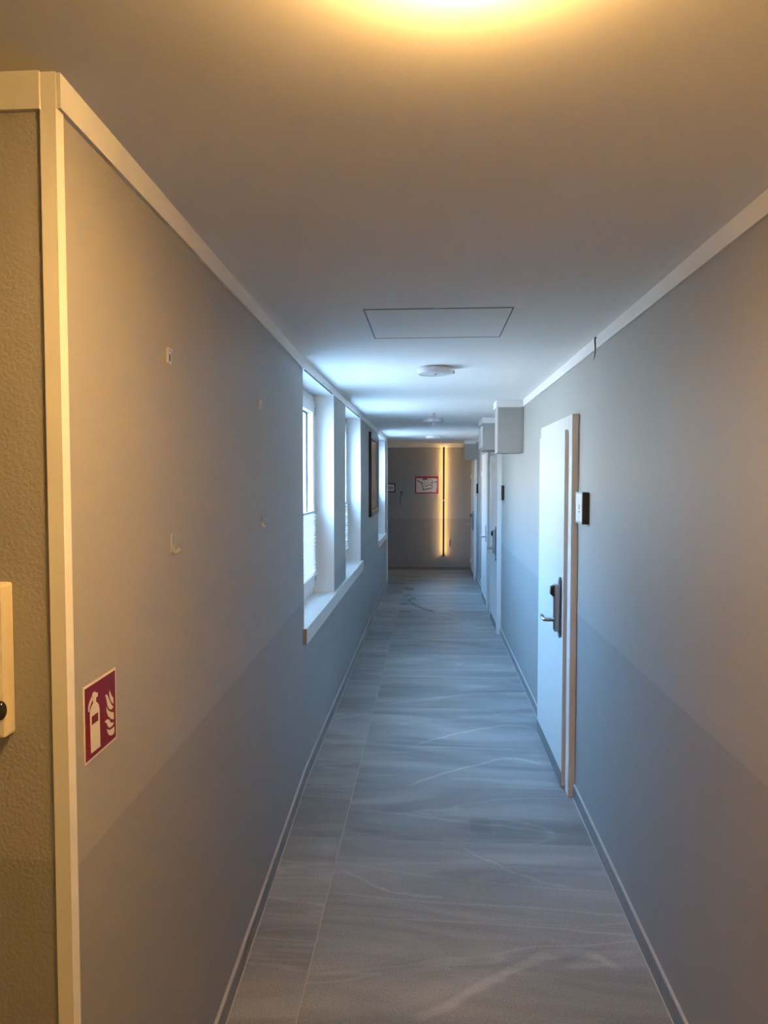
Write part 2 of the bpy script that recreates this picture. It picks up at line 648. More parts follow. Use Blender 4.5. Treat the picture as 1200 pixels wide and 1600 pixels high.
tag(obj('trim_4', B(-2.1, XC - 0.022, YC - CT, YC, ZT - 0.004, ZC), WHITE), 'white cornice band above the warm alcove wall', 'cornice', kind='structure')
# corner strips
bm = bmesh.new()
box(bm, XC - 0.024, XC + 0.0025, YC - 0.004, YC, 0, ZC)
box(bm, XC, XC + 0.0025, YC, YC + 0.021, 0, ZC)
tag(obj('trim_5', bm, WHITE), 'white corner strip on the near left wall edge', 'corner strip', kind='structure')
bm = bmesh.new()
box(bm, XL, XL + 0.018, YL - 0.07, YL + 0.012, 0, ZT + 0.005)
box(bm, XL - 0.05, XL, YL, YL + 0.012, 0, ZT + 0.005)
tag(obj('trim_6', bm, WHITE), 'white corner strip at the far end of the left wall', 'corner strip', kind='structure')


# ------------------------------------------------------------------ skirting tiles
def skirting(name, p0, p1, n, label, zh=0.068, th=0.011, step=0.6):
    """p0 -> p1 along the foot of a wall, n = unit vector out of it"""
    p0, p1, n = Vector((*p0, 0)), Vector((*p1, 0)), Vector((*n, 0))
    d = p1 - p0
    ln = d.length
    d.normalize()
    bm = bmesh.new()
    pl = [p0, p1, p1 + n * (th + 0.004), p0 + n * (th + 0.004)]
    a = [(q.x, q.y) for q in pl]
    prism(bm, a, 0.0, 0.003)
    pl = [p0, p1, p1 + n * (th * 0.9), p0 + n * (th * 0.9)]
    prism(bm, [(q.x, q.y) for q in pl], zh, zh + 0.005)
    bmesh.ops.recalc_face_normals(bm, faces=bm.faces)
    base = obj(name, bm, BEAD)
    tag(base, label, 'baseboard', kind='structure')
    s = 0.0
    while s < ln - 0.01:
        e = min(ln, s + step)
        bm = bmesh.new()
        q0, q1 = p0 + d * (s + 0.001), p0 + d * (e - 0.001)
        prism(bm, [(q.x, q.y) for q in (q0, q1, q1 + n * th, q0 + n * th)], 0.003, zh)
        bmesh.ops.recalc_face_normals(bm, faces=bm.faces)
        obj('skirting_tile', bm, SKIRT, base)
        s = e


skirting('baseboard_left_near', (na.x, na.y + 0.03), (XL, YK), (nn.x, nn.y), 'grey tile baseboard along the near left wall')
skirting('baseboard_left', (XL, YK), (XL, YL - 0.075), (1, 0), 'grey tile baseboard under the left windows')
DOORS = [(3.81, 4.87), (7.85, 8.86), (9.38, 10.40), (12.08, 13.06)]
yy = -3.05
rl = ['grey tile baseboard on the right wall nearest the viewer', 'grey tile baseboard on the right wall between the first two doors',
      'grey tile baseboard between the second and third doors', 'grey tile baseboard between the third and fourth doors',
      'grey tile baseboard beyond the last door']
for i, (a, b) in enumerate(DOORS):
    skirting('baseboard_right_%d' % (i + 1), (XR, yy), (XR, a - 0.002), (-1, 0), rl[i])
    yy = b + 0.002
skirting('baseboard_right_5', (XR, yy), (XR, YE), (-1, 0), rl[4])
skirting('baseboard_end', (-2.6, YE), (XR - 0.012, YE), (0, -1), 'dark tile baseboard below the end wall')


# ------------------------------------------------------------------ windows, sills and blinds
FX0, FX1 = -0.91, -0.845    # frame depth


def frame_ring(bm, y0, y1, z0, z1, w, x0, x1, bev=0.004):
    box(bm, x0, x1, y0, y0 + w, z0, z1, bev)
    box(bm, x0, x1, y1 - w, y1, z0, z1, bev)
    box(bm, x0, x1, y0 + w, y1 - w, z0, z0 + w, bev)
    box(bm, x0, x1, y0 + w, y1 - w, z1 - w, z1, bev)


WL = ['first white window on the left, nearest the viewer', 'second white window, sharing its sill with the first', 'far white window beyond the framed picture']
for i, (y0, y1) in enumerate(WINS):
    z0, z1 = ZS, ZT
    wd = thing('window_%d' % (i + 1), (-0.88, (y0 + y1) / 2, z0), WL[i], 'window', kind='structure')
    bm = bmesh.new()
    frame_ring(bm, y0, y1, z0, z1, 0.065, FX0, FX1)
    obj('window_frame', bm, PVC, wd)
    bm = bmesh.new()
    frame_ring(bm, y0 + 0.05, y1 - 0.05, z0 + 0.05, z1 - 0.05, 0.08, FX0 + 0.01, FX1 + 0.018)
    sash = obj('sash', bm, PVC, wd)
    bm = bmesh.new()
    frame_ring(bm, y0 + 0.13, y1 - 0.13, z0 + 0.13, z1 - 0.13, 0.010, -0.8775, -0.868, 0)
    obj('gasket', bm, GASKET, sash)
    obj('glass_pane', B(-0.884, -0.878, y0 + 0.132, y1 - 0.132, z0 + 0.132, z1 - 0.132), GLASS, sash)
    for zz in (z0 + 0.12, z1 - 0.12):
        bm = bmesh.new()
        tube(bm, [(FX1 + 0.016, y1 - 0.052, zz - 0.03), (FX1 + 0.016, y1 - 0.052, zz + 0.03)], 0.007, 10)
        obj('hinge', bm, STEEL, wd)
    bm = bmesh.new()
    box(bm, FX1 + 0.018, FX1 + 0.028, y0 + 0.078, y0 + 0.106, 1.45, 1.53, 0.003)
    box(bm, FX1 + 0.028, FX1 + 0.05, y0 + 0.086, y0 + 0.098, 1.485, 1.497, 0.002)
    box(bm, FX1 + 0.044, FX1 + 0.056, y0 + 0.084, y0 + 0.100, 1.385, 1.50, 0.004)
    obj('window_handle', bm, PVC, wd)
    # pleated blind on the lower half of the sash
    bl = thing('pleated_blind', (-0.815, (y0 + y1) / 2, z0 + 0.13),
               ['white pleated blind pulled half up the first window', 'white pleated blind on the second window', 'white pleated blind on the far window'][i],
               'blind', 'pleated window blinds')
    by0, by1 = y0 + 0.055, y1 - 0.055
    bx = FX1 + 0.020
    zb0, zb1 = z0 + 0.135, z0 + 0.60
    obj('bottom_rail', B(bx, bx + 0.018, by0, by1, zb0, zb0 + 0.014, 0.003), PVC, bl)
    obj('top_rail', B(bx, bx + 0.018, by0, by1, zb1 - 0.014, zb1, 0.003), STEEL, bl)
    bm = bmesh.new()
    n = 34
    prev = None
    for k in range(n + 1):
        z = zb0 + 0.014 + (zb1 - zb0 - 0.028) * k / n
        x = bx + (0.004 if k % 2 else 0.012)
        a, b = bm.verts.new((x, by0 + 0.004, z)), bm.verts.new((x, by1 - 0.004, z))
        if prev:
            bm.faces.new([prev[0], prev[1], b, a])
        prev = (a, b)
    r = bmesh.ops.extrude_face_region(bm, geom=list(bm.faces))
    for v in [g for g in r['geom'] if isinstance(g, bmesh.types.BMVert)]:
        v.co.x -= 0.0008
    bmesh.ops.recalc_face_normals(bm, faces=bm.faces)
    if 'blind_fabric' not in MATS:
        fm, nt, p, L = new_mat('blind_fabric')
        tr = nt.nodes.new('ShaderNodeBsdfTranslucent')
        tr.inputs['Color'].default_value = (0.70, 0.70, 0.70, 1)
        wv = nt.nodes.new('ShaderNodeTexNoise')
        wv.inputs['Scale'].default_value = 300
        mxn = nt.nodes.new('ShaderNodeMapRange')
        mxn.inputs['To Min'].default_value = 0.30
        mxn.inputs['To Max'].default_value = 0.40
        L.new(wv.outputs['Fac'], mxn.inputs['Value'])
        ms = nt.nodes.new('ShaderNodeMixShader')
        L.new(mxn.outputs[0], ms.inputs[0])
        p.inputs['Base Color'].default_value = (0.85, 0.85, 0.84, 1)
        p.inputs['Roughness'].default_value = 0.8
        L.new(p.outputs[0], ms.inputs[1])
        L.new(tr.outputs[0], ms.inputs[2])
        L.new(ms.outputs[0], nt.nodes['Material Output'].inputs[0])
        MATS['blind_fabric'] = fm
    obj('pleated_fabric', bm, MATS['blind_fabric'], bl)

SX = XL + 0.023
sill = thing('window_sill', (XL, 5.55, ZSB), 'long white window sill under the first two windows', 'window sill')
bm = bmesh.new()
box(bm, XL, SX, 3.892, 7.25, ZSB, ZS)
for y0, y1 in WINS[:2]:
    box(bm, FX1 - 0.03, XL, y0, y1, ZSB + 0.03, ZS)
obj('sill_board', bm, LACQ, sill)
tag(obj('cut_end', B(XL, SX - 0.001, 3.8905, 3.892, ZSB + 0.001, ZS - 0.002), RAWWOOD, sill), 'raw brown cut end of the board')
sill = thing('window_sill', (XL, 10.3, ZSB), 'short white window sill beyond the framed picture', 'window sill')
bm = bmesh.new()
box(bm, XL, SX, 9.56, 11.10, ZSB, ZS)
box(bm, FX1 - 0.03, XL, WINS[2][0], WINS[2][1], ZSB + 0.03, ZS)
obj('sill_board', bm, LACQ, sill)

# ------------------------------------------------------------------ outdoors beyond the panes, added mainly to reflect daylight inside
GRND = mat('outdoor_paving', (0.30, 0.29, 0.275), 0.9, scale=2, var=0.15)
tag(obj('ground_outside', B(-40, OUT, -20, 40, -0.5, -0.3), GRND), 'dark paving outside the windows', 'ground', kind='structure')
REND = mat('grey_render', (0.45, 0.42, 0.38), 0.9, scale=3, var=0.08, bump=0.2, bscale=30)
fac = thing('bounce_building', (-9.0, 8, -0.3), 'added rendered building across the yard, bouncing daylight in', 'building')
obj('facade', B(-9.6, -9.0, -14, 32, -0.3, 4.2), REND, fac)
obj('plinth', B(-9.0, -8.96, -14, 32, -0.3, 0.3), mat('plinth_render', (0.12, 0.12, 0.115), 0.9), fac)
obj('parapet_coping', B(-9.65, -8.93, -14, 32, 4.2, 4.28), mat('coping', (0.5, 0.5, 0.5), 0.5), fac)


# ------------------------------------------------------------------ doors
def lever_pts(x, y, z, reach=0.055, ln=0.115):
    return [(x, y, z), (x - reach * 0.8, y, z), (x - reach, y + 0.012, z), (x - reach, y + ln * 0.5, z), (x - reach + 0.004, y + ln, z)]


def card_lock(parent, xf, yn, zc):
    """long back plate, lock body, black reader and lever; xf = leaf face, yn = near edge, zc = lever height"""
    w = 0.058
    bm = bmesh.new()
    ring = []
    zt, zb = zc + 0.235, zc - 0.10
    for k in range(9):
        a = math.pi * k / 8
        ring.append((xf, yn + w / 2 + w / 2 * math.cos(a), zt - w / 2 + w / 2 * math.sin(a)))
    for k in range(9):
        a = math.pi + math.pi * k / 8
        ring.append((xf, yn + w / 2 + w / 2 * math.cos(a), zb + w / 2 + w / 2 * math.sin(a)))
    slab(bm, ring, (-0.009, 0, 0))
    plate = obj('lock_plate', bm, DSTEEL, parent)
    obj('lock_body', B(xf - 0.038, xf - 0.009, yn + 0.003, yn + w - 0.003, zc - 0.062, zc + 0.195, 0.006), STEEL, plate)
    bm = bmesh.new()
    slab(bm, [(xf - 0.038, yn + 0.010, zc + 0.125), (xf - 0.038, yn + 0.010, zc + 0.190), (xf - 0.056, yn + 0.010, zc + 0.182), (xf - 0.058, yn + 0.010, zc + 0.142)], (0, w - 0.02, 0))
    obj('card_reader', bm, BLACK, plate)
    bm = bmesh.new()
    tube(bm, lever_pts(xf - 0.034, yn + w / 2, zc), 0.0105, 12)
    obj('lever', bm, STEEL, plate)


def door(idx, y0, y1, zt, cas, xf, label, kind, xw=XR, jw=0.085):
    d = thing('door_%d' % idx, (xw, (y0 + y1) / 2, 0), label, 'door', kind='structure')
    bm = bmesh.new()
    xc = xw - cas
    box(bm, xc, xw, y0, y0 + jw, 0, zt, 0.004)
    box(bm, xc, xw, y1 - jw, y1, 0, zt, 0.004)
    box(bm, xc, xw, y0 + jw, y1 - jw, zt - jw, zt, 0.004)
    obj('casing', bm, LACQ, d)
    ly0, ly1 = y0 + jw + 0.022, y1 - jw + 0.02
    leaf = obj('leaf', B(xf, xw - 0.002, ly0, ly1, 0.012, zt - jw + 0.012, 0.003), LACQ, d)
    tag(obj('kick_strip', B(xf - 0.0015, xf, ly0, ly1, 0.012, 0.088), KICK, leaf), 'grey strip along the foot')
    for z in (0.22, zt - 0.28):
        hx = xf - 0.006 if idx > 2 else xf + 0.010
        bm = bmesh.new()
        tube(bm, [(hx, ly1 + 0.009, z - 0.04), (hx, ly1 + 0.009, z + 0.04)], 0.008, 10)
        obj('hinge', bm, PVC, d)
    if kind == 'card':
        card_lock(d, xf, ly0 + 0.038, 0.912)
    elif kind == 'key':
        card_lock(d, xf, ly0 + 0.03, 0.925)
        bm = bmesh.new()
        bmesh.ops.create_cone(bm, cap_ends=True, segments=20, radius1=0.022, radius2=0.020, depth=0.008,
                              matrix=Matrix.Translation((xf - 0.004, ly0 + 0.06, 0.80)) @ Matrix.Rotation(-math.pi / 2, 4, 'Y'))
        k = obj('keyhole_rosette', bm, DSTEEL, d)
        obj('keyhole', B(xf - 0.0095, xf - 0.008, ly0 + 0.057, ly0 + 0.063, 0.79, 0.812), BLACK, k)
    else:
        bm = bmesh.new()
        box(bm, xf - 0.008, xf, ly0 + 0.06, ly0 + 0.098, 0.86, 1.08, 0.004)
        pl = obj('handle_plate', bm, STEEL, d)
        bm = bmesh.new()
        tube(bm, lever_pts(xf - 0.008, ly0 + 0.08, 0.925), 0.009, 12)
        obj('lever', bm, STEEL, pl)
    return d


door(1, 3.81, 4.87, 2.018, 0.036, 0.712, 'white room door nearest the viewer with a card lock', 'card')
door(2, 7.85, 8.86, 1.955, 0.048, 0.722, 'white room door under the second ceiling box', 'key')
door(3, 9.38, 10.40, 2.03, 0.036, 0.728, 'white door with a plain lever handle', 'plain')
door(4, 12.08, 13.06, 2.005, 0.038, 0.722, 'white room door at the far end beside the end wall', 'card')


# ------------------------------------------------------------------ boxed-in ducts under the ceiling
bl = ['grey boxed duct under the ceiling before the second door', 'grey boxed duct with a white hatch above the second door', 'small grey boxed duct above the farthest door']
for (y0, y1, xl, zb), lb in zip(BOXES, bl):
    t = thing('ceiling_box', ((xl + XR) / 2, (y0 + y1) / 2, zb), lb, 'duct box', 'boxed ducts along the right wall')
    obj('box_body', B(xl, XR, y0, y1, zb, ZC, 0.003), P_BOX, t)
    bm = bmesh.new()
    box(bm, xl - 0.012, XR, y0 - 0.012, y0, ZT - 0.002, ZC)
    box(bm, xl - 0.012, XR, y1, y1 + 0.012, ZT - 0.002, ZC)
    box(bm, xl - 0.012, xl, y0, y1, ZT - 0.002, ZC)
    obj('cornice', bm, WHITE, t)
    if y0 > 7 and y0 < 9:
        bm = bmesh.new()
        box(bm, xl - 0.010, xl, y0 + 0.06, y1 - 0.06, zb + 0.035, ZT - 0.03, 0.003)
        hp = obj('inspection_frame', bm, PVC, t)
        obj('inspection_panel', B(xl - 0.014, xl - 0.010, y0 + 0.10, y1 - 0.10, zb + 0.07, ZT - 0.065, 0.001), PVC, hp)

# ------------------------------------------------------------------ ceiling access hatch
t = thing('access_hatch', ((HX0 + HX1) / 2, (HY0 + HY1) / 2, ZC), 'square white access hatch flush in the ceiling', 'hatch')
obj('hatch_panel', B(HX0 + 0.005, HX1 - 0.005, HY0 + 0.012, HY1 - 0.012, ZC - 0.0008, ZC + 0.02), CEIL, t)
bm = bmesh.new()
for a in ((HX0, HX0 + 0.005, HY0, HY1), (HX1 - 0.005, HX1, HY0, HY1), (HX0, HX1, HY0, HY0 + 0.012), (HX0, HX1, HY1 - 0.012, HY1)):
    box(bm, a[0], a[1], a[2], a[3], ZC - 0.0008, ZC + 0.012)
obj('shadow_frame', bm, DSTEEL, t)
obj('push_latch', B(0.008, 0.040, HY0 - 0.002, HY0 + 0.012, ZC - 0.002, ZC + 0.003, 0.0005), LAMP_RIM, t)

# ------------------------------------------------------------------ ceiling lamps
LL = ['lit round ceiling lamp at the top edge of the view', 'unlit round ceiling lamp just behind the access hatch',
      'unlit round ceiling lamp behind the loose hanging wires', 'small farthest round ceiling lamp near the end wall', 'added lit round ceiling lamp behind the viewer, out of view']
for i, (x, y) in enumerate(((0.041, 0.853), (0.025, 4.28), (0.022, 7.88), (0.030, 10.90), (0.041, -2.40))):
    t = thing('ceiling_lamp', (x, y, ZC), LL[i], 'lamp', 'round ceiling lamps')
    lit = i in (0, 4)  # the last lamp is unseen, added to brighten the near ceiling and walls
    R_, h = 0.104, 0.040
    bm = bmesh.new()
    lathe(bm, (x, y), [(0, ZC), (R_ - 0.004, ZC), (R_ - 0.004, ZC - 0.008), (0, ZC - 0.008)])
    for f in bm.faces:
        f.smooth = False
    obj('base_plate', bm, LAMP_RIM, t)
    bm = bmesh.new()
    sag = 0.0
    lathe(bm, (x, y), [(0, ZC - 0.0085), (R_ - 0.003, ZC - 0.0085), (R_, ZC - 0.011), (R_, ZC - h + 0.003), (R_ - 0.003, ZC - h), (R_ - 0.008, ZC - h - 0.001),
                       (R_ - 0.012, ZC - h + 0.003), (0, ZC - h + 0.003)])
    for f in bm.faces:
        f.smooth = False
    obj('diffuser', bm, LAMP_ON if lit else LAMP_OFF, t)
    if not lit:
        bm = bmesh.new()
        box(bm, x + R_ - 0.002, x + R_ + 0.008, y - 0.008, y + 0.008, ZC - 0.038, ZC - 0.018, 0.002)
        obj('clip', bm, LAMP_RIM, t)
        bm = bmesh.new()
        lathe(bm, (x, y), [(0.010, ZC - h + 0.003), (0.009, ZC - h - 0.003), (0, ZC - h - 0.005)], 16)
        obj('centre_knob', bm, LAMP_RIM, t)

# loose wires
t = thing('hanging_wires', (0.02, 7.2, ZC), 'loose red and white wires hanging from the ceiling', 'wires')
RED = mat('red_wire', (0.34, 0.07, 0.06), 0.4)
WW = mat('white_wire', (0.75, 0.73, 0.70), 0.4)
for name, m, pts in (
        ('red_wire', RED, [(0.025, 7.2, ZC), (0.024, 7.2, 2.28), (0.018, 7.19, 2.23), (0.005, 7.17, 2.20)]),
        ('red_wire', RED, [(0.038, 7.2, ZC), (0.038, 7.2, 2.28), (0.032, 7.2, 2.235)]),
        ('white_wire', WW, [(0.032, 7.2, ZC), (0.028, 7.2, 2.27), (0.020, 7.19, 2.22), (-0.012, 7.17, 2.185)]),
        ('white_wire', WW, [(0.030, 7.21, ZC), (0.026, 7.2, 2.25), (0.022, 7.2, 2.195)])):
    bm = bmesh.new()
    tube(bm, pts, 0.0021, 8)
    obj(name, bm, m, t)

# cable end sticking out of the cornice
bm = bmesh.new()
tube(bm, [(XR - 0.006, 3.405, 2.330), (XR - 0.016, 3.400, 2.328), (XR - 0.020, 3.385, 2.315), (XR - 0.022, 3.365, 2.285), (XR - 0.022, 3.365, 2.262), (XR - 0.022, 3.378, 2.238), (XR - 0.022, 3.400, 2.226)], 0.0035, 8, [1, 1, 1, 1, 0.9, 0.6, 0.35])
tag(obj('cable_end', bm, BLACK), 'short black cable end poking out of the right cornice', 'cable')


# ------------------------------------------------------------------ room number signs
def room_sign(y0, y1, z0, z1, th, label, marks=True):
    t = thing('room_sign', (XR, (y0 + y1) / 2, z0), label, 'sign', 'room number signs beside the doors')
    obj('sign_box', B(XR - th + 0.003, XR, y0, y1, z0, z1, 0.002), BLACK, t)
    bm = bmesh.new()
    frame_r = 0.010
    xa, xb = XR - th, XR - th + 0.004
    box(bm, xa, xb, y0, y0 + frame_r * 0.4, z0, z1)
    box(bm, xa, xb, y1 - frame_r, y1, z0, z1)
    box(bm, xa, xb, y0, y1, z0, z0 + frame_r)
    box(bm, xa, xb, y0, y1, z1 - frame_r, z1)
    obj('sign_frame', bm, STEEL, t)
    pp = obj('paper_insert', B(XR - th + 0.0015, XR - th + 0.0035, y0 + 0.004, y1 - frame_r, z0 + frame_r, z1 - frame_r), PAPER, t)
    if marks:
        bm = bmesh.new()
        ym = (y0 + y1) / 2 - 0.02
        zm = (z0 + z1) / 2
        x0, x1 = XR - th + 0.0008, XR - th + 0.0016
        for a in ((0.0, 0.016, 0.006, 0.016), (0.004, 0.022, -0.006, 0.004), (0.002, 0.012, -0.024, -0.014), (0.014, 0.024, -0.022, -0.018)):
            box(bm, x0, x1, ym + a[0], ym + a[1], zm + a[2], zm + a[3])
        obj('printed_mark', bm, BLACK, pp)


room_sign(3.555, 3.715, 1.462, 1.617, 0.034, 'black edged room sign right of the nearest door')
room_sign(7.585, 7.745, 1.465, 1.615, 0.034, 'black edged room sign right of the second door')
room_sign(11.72, 11.90, 1.455, 1.608, 0.034, 'dark room sign right of the farthest door', False)

# ------------------------------------------------------------------ things on the near left wall
SIGN = {
    'ext': [(0.0793, 1.1886), (0.1187, 1.1875), (0.1178, 1.2563), (0.1157, 1.265), (0.1092, 1.2724), (0.1033, 1.2756), (0.1036, 1.2828), (0.1112, 1.2838), (0.1115, 1.2897), (0.1085, 1.2916), (0.1039, 1.2907), (0.1005, 1.2953), (0.0951, 1.296), (0.0906, 1.2953), (0.0875, 1.2923), (0.0903, 1.2888), (0.0913, 1.2767), (0.0837, 1.2725), (0.0791, 1.2688), (0.0774, 1.2615)],
    'hose': [(0.0874, 1.291), (0.0769, 1.2838), (0.0713, 1.2765), (0.071, 1.2675), (0.0755, 1.2654), (0.0764, 1.2723), (0.0831, 1.2793), (0.0901, 1.2837)],
    'lab': [(0.0844, 1.254), (0.11, 1.2541), (0.1103, 1.2387), (0.0838, 1.2391)],
    'f1': [(0.1637, 1.279), (0.1715, 1.267), (0.1803, 1.2587), (0.1798, 1.2469), (0.1694, 1.2564), (0.1632, 1.2667), (0.1618, 1.274)],
    'f2': [(0.1439, 1.2753), (0.152, 1.2742), (0.1613, 1.2617), (0.1708, 1.249), (0.1796, 1.242), (0.1704, 1.2394), (0.1606, 1.2439), (0.1527, 1.2533), (0.1484, 1.2657)],
    'f3': [(0.1478, 1.2521), (0.1556, 1.2428), (0.1685, 1.2351), (0.1812, 1.2309), (0.1806, 1.217), (0.168, 1.222), (0.1551, 1.2318), (0.149, 1.2421)],
    'f4': [(0.1387, 1.2264), (0.1517, 1.2272), (0.1597, 1.2234), (0.1661, 1.2157), (0.1817, 1.2103), (0.1741, 1.2073), (0.1607, 1.2071), (0.1527, 1.2133), (0.1481, 1.2204)],
    'f5': [(0.1483, 1.2093), (0.1605, 1.2029), (0.1739, 1.2018), (0.1824, 1.2023), (0.1819, 1.1905), (0.17, 1.1894), (0.1585, 1.1939), (0.1506, 1.203)],
}
CREAM = mat('photoluminescent_cream', (0.72, 0.68, 0.55), 0.45, scale=30, var=0.02)
CRIM = mat('sign_crimson', (0.17, 0.003, 0.012), 0.5, spec=0.2, scale=30, var=0.04)


def npoly(pts, o0, o1):
    bm = bmesh.new()
    slab(bm, [NW(s, o0, z) for s, z in pts], nn * (o1 - o0))
    return bm


t = thing('extinguisher_sign', tuple(NW(0.125, 0, 1.176)), 'crimson fire extinguisher sign with cream pictogram and border', 'sign')
obj('sign_plate', npoly([(0.055, 1.1755), (0.195, 1.1755), (0.195, 1.3145), (0.055, 1.3145)], 0.0004, 0.0028), CREAM, t)
obj('crimson_field', npoly([(0.059, 1.1795), (0.191, 1.1795), (0.191, 1.3105), (0.059, 1.3105)], 0.0028, 0.0032), CRIM, t)
pic = obj('extinguisher_symbol', npoly(SIGN['ext'], 0.0032, 0.0036), CREAM, t)
obj('hose_symbol', npoly(SIGN['hose'], 0.0032, 0.0035), CREAM, pic)
obj('label_symbol', npoly(SIGN['lab'], 0.0036, 0.0039), CRIM, pic)
for k in ('f1', 'f2', 'f3', 'f4', 'f5'):
    obj('flame_symbol', npoly(SIGN[k], 0.0032, 0.0036), CREAM, t)


ZINC = mat('zinc_plate', (0.62, 0.60, 0.57), 0.4, 0.35, scale=80, var=0.08)


def hanger(s, z, sc, label):
    t = thing('picture_hanger', tuple(NW(s, 0, z - 0.017 * sc)), label, 'hanger', 'metal picture hangers on the left wall')

    def bar(name, s0, s1, z0, z1, o0, o1, m):
        obj(name, npoly([(s + s0 * sc, z + z0 * sc), (s + s1 * sc, z + z0 * sc), (s + s1 * sc, z + z1 * sc), (s + s0 * sc, z + z1 * sc)], o0, o1), m, t)
    bar('hanger_plate', -0.016, 0.018, -0.018, 0.018, 0.0002, 0.0015, ZINC)
    bar('bent_lip', -0.016, -0.010, -0.018, 0.018, 0.0015, 0.005, ZINC)
    bar('bent_lip', -0.010, 0.018, 0.013, 0.018, 0.0015, 0.005, ZINC)
    bar('slot', 0.002, 0.011, -0.011, 0.005, 0.0015, 0.0020, BLACK)


hanger(0.5414, 1.9735, 1.0, 'metal picture hanger near the white corner strip')
hanger(1.6138, 1.969, 0.9, 'metal picture hanger nearer the first window')
CLEAR = mat('clear_plastic', (0.80, 0.80, 0.78), 0.12, scale=50, var=0.03, trans=0.55)


def hook(s, z, label):
    t = thing('adhesive_hook', tuple(NW(s, 0, z - 0.024)), label, 'hook', 'clear adhesive hooks on the left wall')
    bm = bmesh.new()
    slab(bm, [NW(s - 0.007, 0.0002, z - 0.018), NW(s + 0.007, 0.0002, z - 0.018), NW(s + 0.007, 0.0002, z + 0.022), NW(s, 0.0002, z + 0.026), NW(s - 0.007, 0.0002, z + 0.022)], nn * 0.004)
    obj('hook_plate', bm, CLEAR, t)
    bm = bmesh.new()
    tube(bm, [NW(s, 0.004, z - 0.002), NW(s, 0.006, z - 0.014), NW(s, 0.010, z - 0.020), NW(s, 0.016, z - 0.018), NW(s, 0.019, z - 0.008)], 0.0045, 10)
    obj('hook_curl', bm, CLEAR, t)


hook(0.5465, 1.5224, 'clear plastic hook below the nearer picture hanger')
hook(1.6211, 1.5154, 'clear plastic hook nearer the first window')

# cream box at the left edge of the view, on the alcove wall
t = thing('wall_box', (-0.82, YC, 1.26), 'cream wall box with a black knob at the left edge', 'wall box')
obj('box_cover', B(-0.96, -0.696, YC - 0.035, YC, 1.255, 1.51, 0.006), mat('cream_plastic', (0.66, 0.60, 0.50), 0.4), t)
bm = bmesh.new()
bmesh.ops.create_uvsphere(bm, u_segments=16, v_segments=10, radius=1.0, matrix=Matrix.Translation((-0.700, YC - 0.038, 1.303)) @ Matrix.Diagonal((0.010, 0.010, 0.016, 1)))
for f in bm.faces:
    f.smooth = True
obj('lock_knob', bm, mat('black_gloss', (0.02, 0.018, 0.016), 0.15), t)

# ------------------------------------------------------------------ framed picture between the windows
t = thing('framed_picture', (XL, 8.68, 1.25), 'tall black framed picture between the left windows', 'picture')
y0, y1, z0, z1, th = 8.12, 9.27, 1.252, 2.215, 0.032
NAVY = mat('black_frame', (0.020, 0.022, 0.030), 0.35, scale=30, var=0.1)
bm = bmesh.new()
fw = 0.075
box(bm, XL, XL + th, y0, y0 + fw, z0, z1, 0.003)
box(bm, XL, XL + th, y1 - fw, y1, z0, z1, 0.003)
box(bm, XL, XL + th, y0 + fw, y1 - fw, z0, z0 + 0.055, 0.003)
box(bm, XL, XL + th, y0 + fw, y1 - fw, z1 - 0.055, z1, 0.003)
obj('picture_frame', bm, NAVY, t)
bm = bmesh.new()
frame_ring(bm, y0 + fw, y1 - fw, z0 + 0.055, z1 - 0.055, 0.014, XL + 0.004, XL + th - 0.004, 0)
obj('inner_lip', bm, mat('pewter_lip', (0.32, 0.32, 0.31), 0.4, 0.6), t)
# print: muted greys with a wine-red patch, like a dim street scene
m, nt, p, L = new_mat('picture_print')
g = nt.nodes.new('ShaderNodeNewGeometry')
mp = nt.nodes.new('ShaderNodeMapping')
mp.inputs['Scale'].default_value = (1, 3.2, 3.2)
L.new(g.outputs['Position'], mp.inputs['Vector'])
vo = nt.nodes.new('ShaderNodeTexVoronoi')
vo.distance = 'CHEBYCHEV'
vo.inputs['Scale'].default_value = 1.6
L.new(mp.outputs[0], vo.inputs['Vector'])
cr = nt.nodes.new('ShaderNodeValToRGB')
cr.color_ramp.interpolation = 'CONSTANT'
e = cr.color_ramp.elements
e[0].color = (0.10, 0.10, 0.105, 1)
e[1].position = 0.35
e[1].color = (0.17, 0.165, 0.16, 1)
k = e.new(0.6)
k.color = (0.24, 0.22, 0.22, 1)
k = e.new(0.85)
k.color = (0.20, 0.10, 0.12, 1)
sr = nt.nodes.new('ShaderNodeSeparateColor')
L.new(vo.outputs['Color'], sr.inputs[0])
L.new(sr.outputs[0], cr.inputs[0])
L.new(cr.outputs[0], p.inputs['Base Color'])
p.inputs['Roughness'].default_value = 0.25
obj('print', B(XL + 0.002, XL + 0.008, y0 + fw, y1 - fw, z0 + 0.055, z1 - 0.055), m, t)

# ------------------------------------------------------------------ end wall
t = thing('light_bar', (0.239, YE, 0.28), 'tall thin black light bar glowing warm on the end wall', 'light bar')
z0, z1 = 0.285, 2.272
obj('profile', B(0.223, 0.255, YE - 0.075, YE - 0.058, z0, z1, 0.002), BLACK, t)
bm = bmesh.new()
box(bm, 0.2325, 0.2455, YE - 0.058, YE - 0.036, z0 + 0.006, z1 - 0.004)
obj('led_strip', bm, LED, t)
obj('back_rail', B(0.235, 0.243, YE - 0.036, YE, z0, z1), STEEL, t)
obj('end_cap', B(0.219, 0.259, YE - 0.077, YE, z0 - 0.022, z0, 0.002), BLACK, t)
obj('joint_clip', B(0.2222, 0.2558, YE - 0.076, YE - 0.034, 1.285, 1.300, 0.001), STEEL, t)

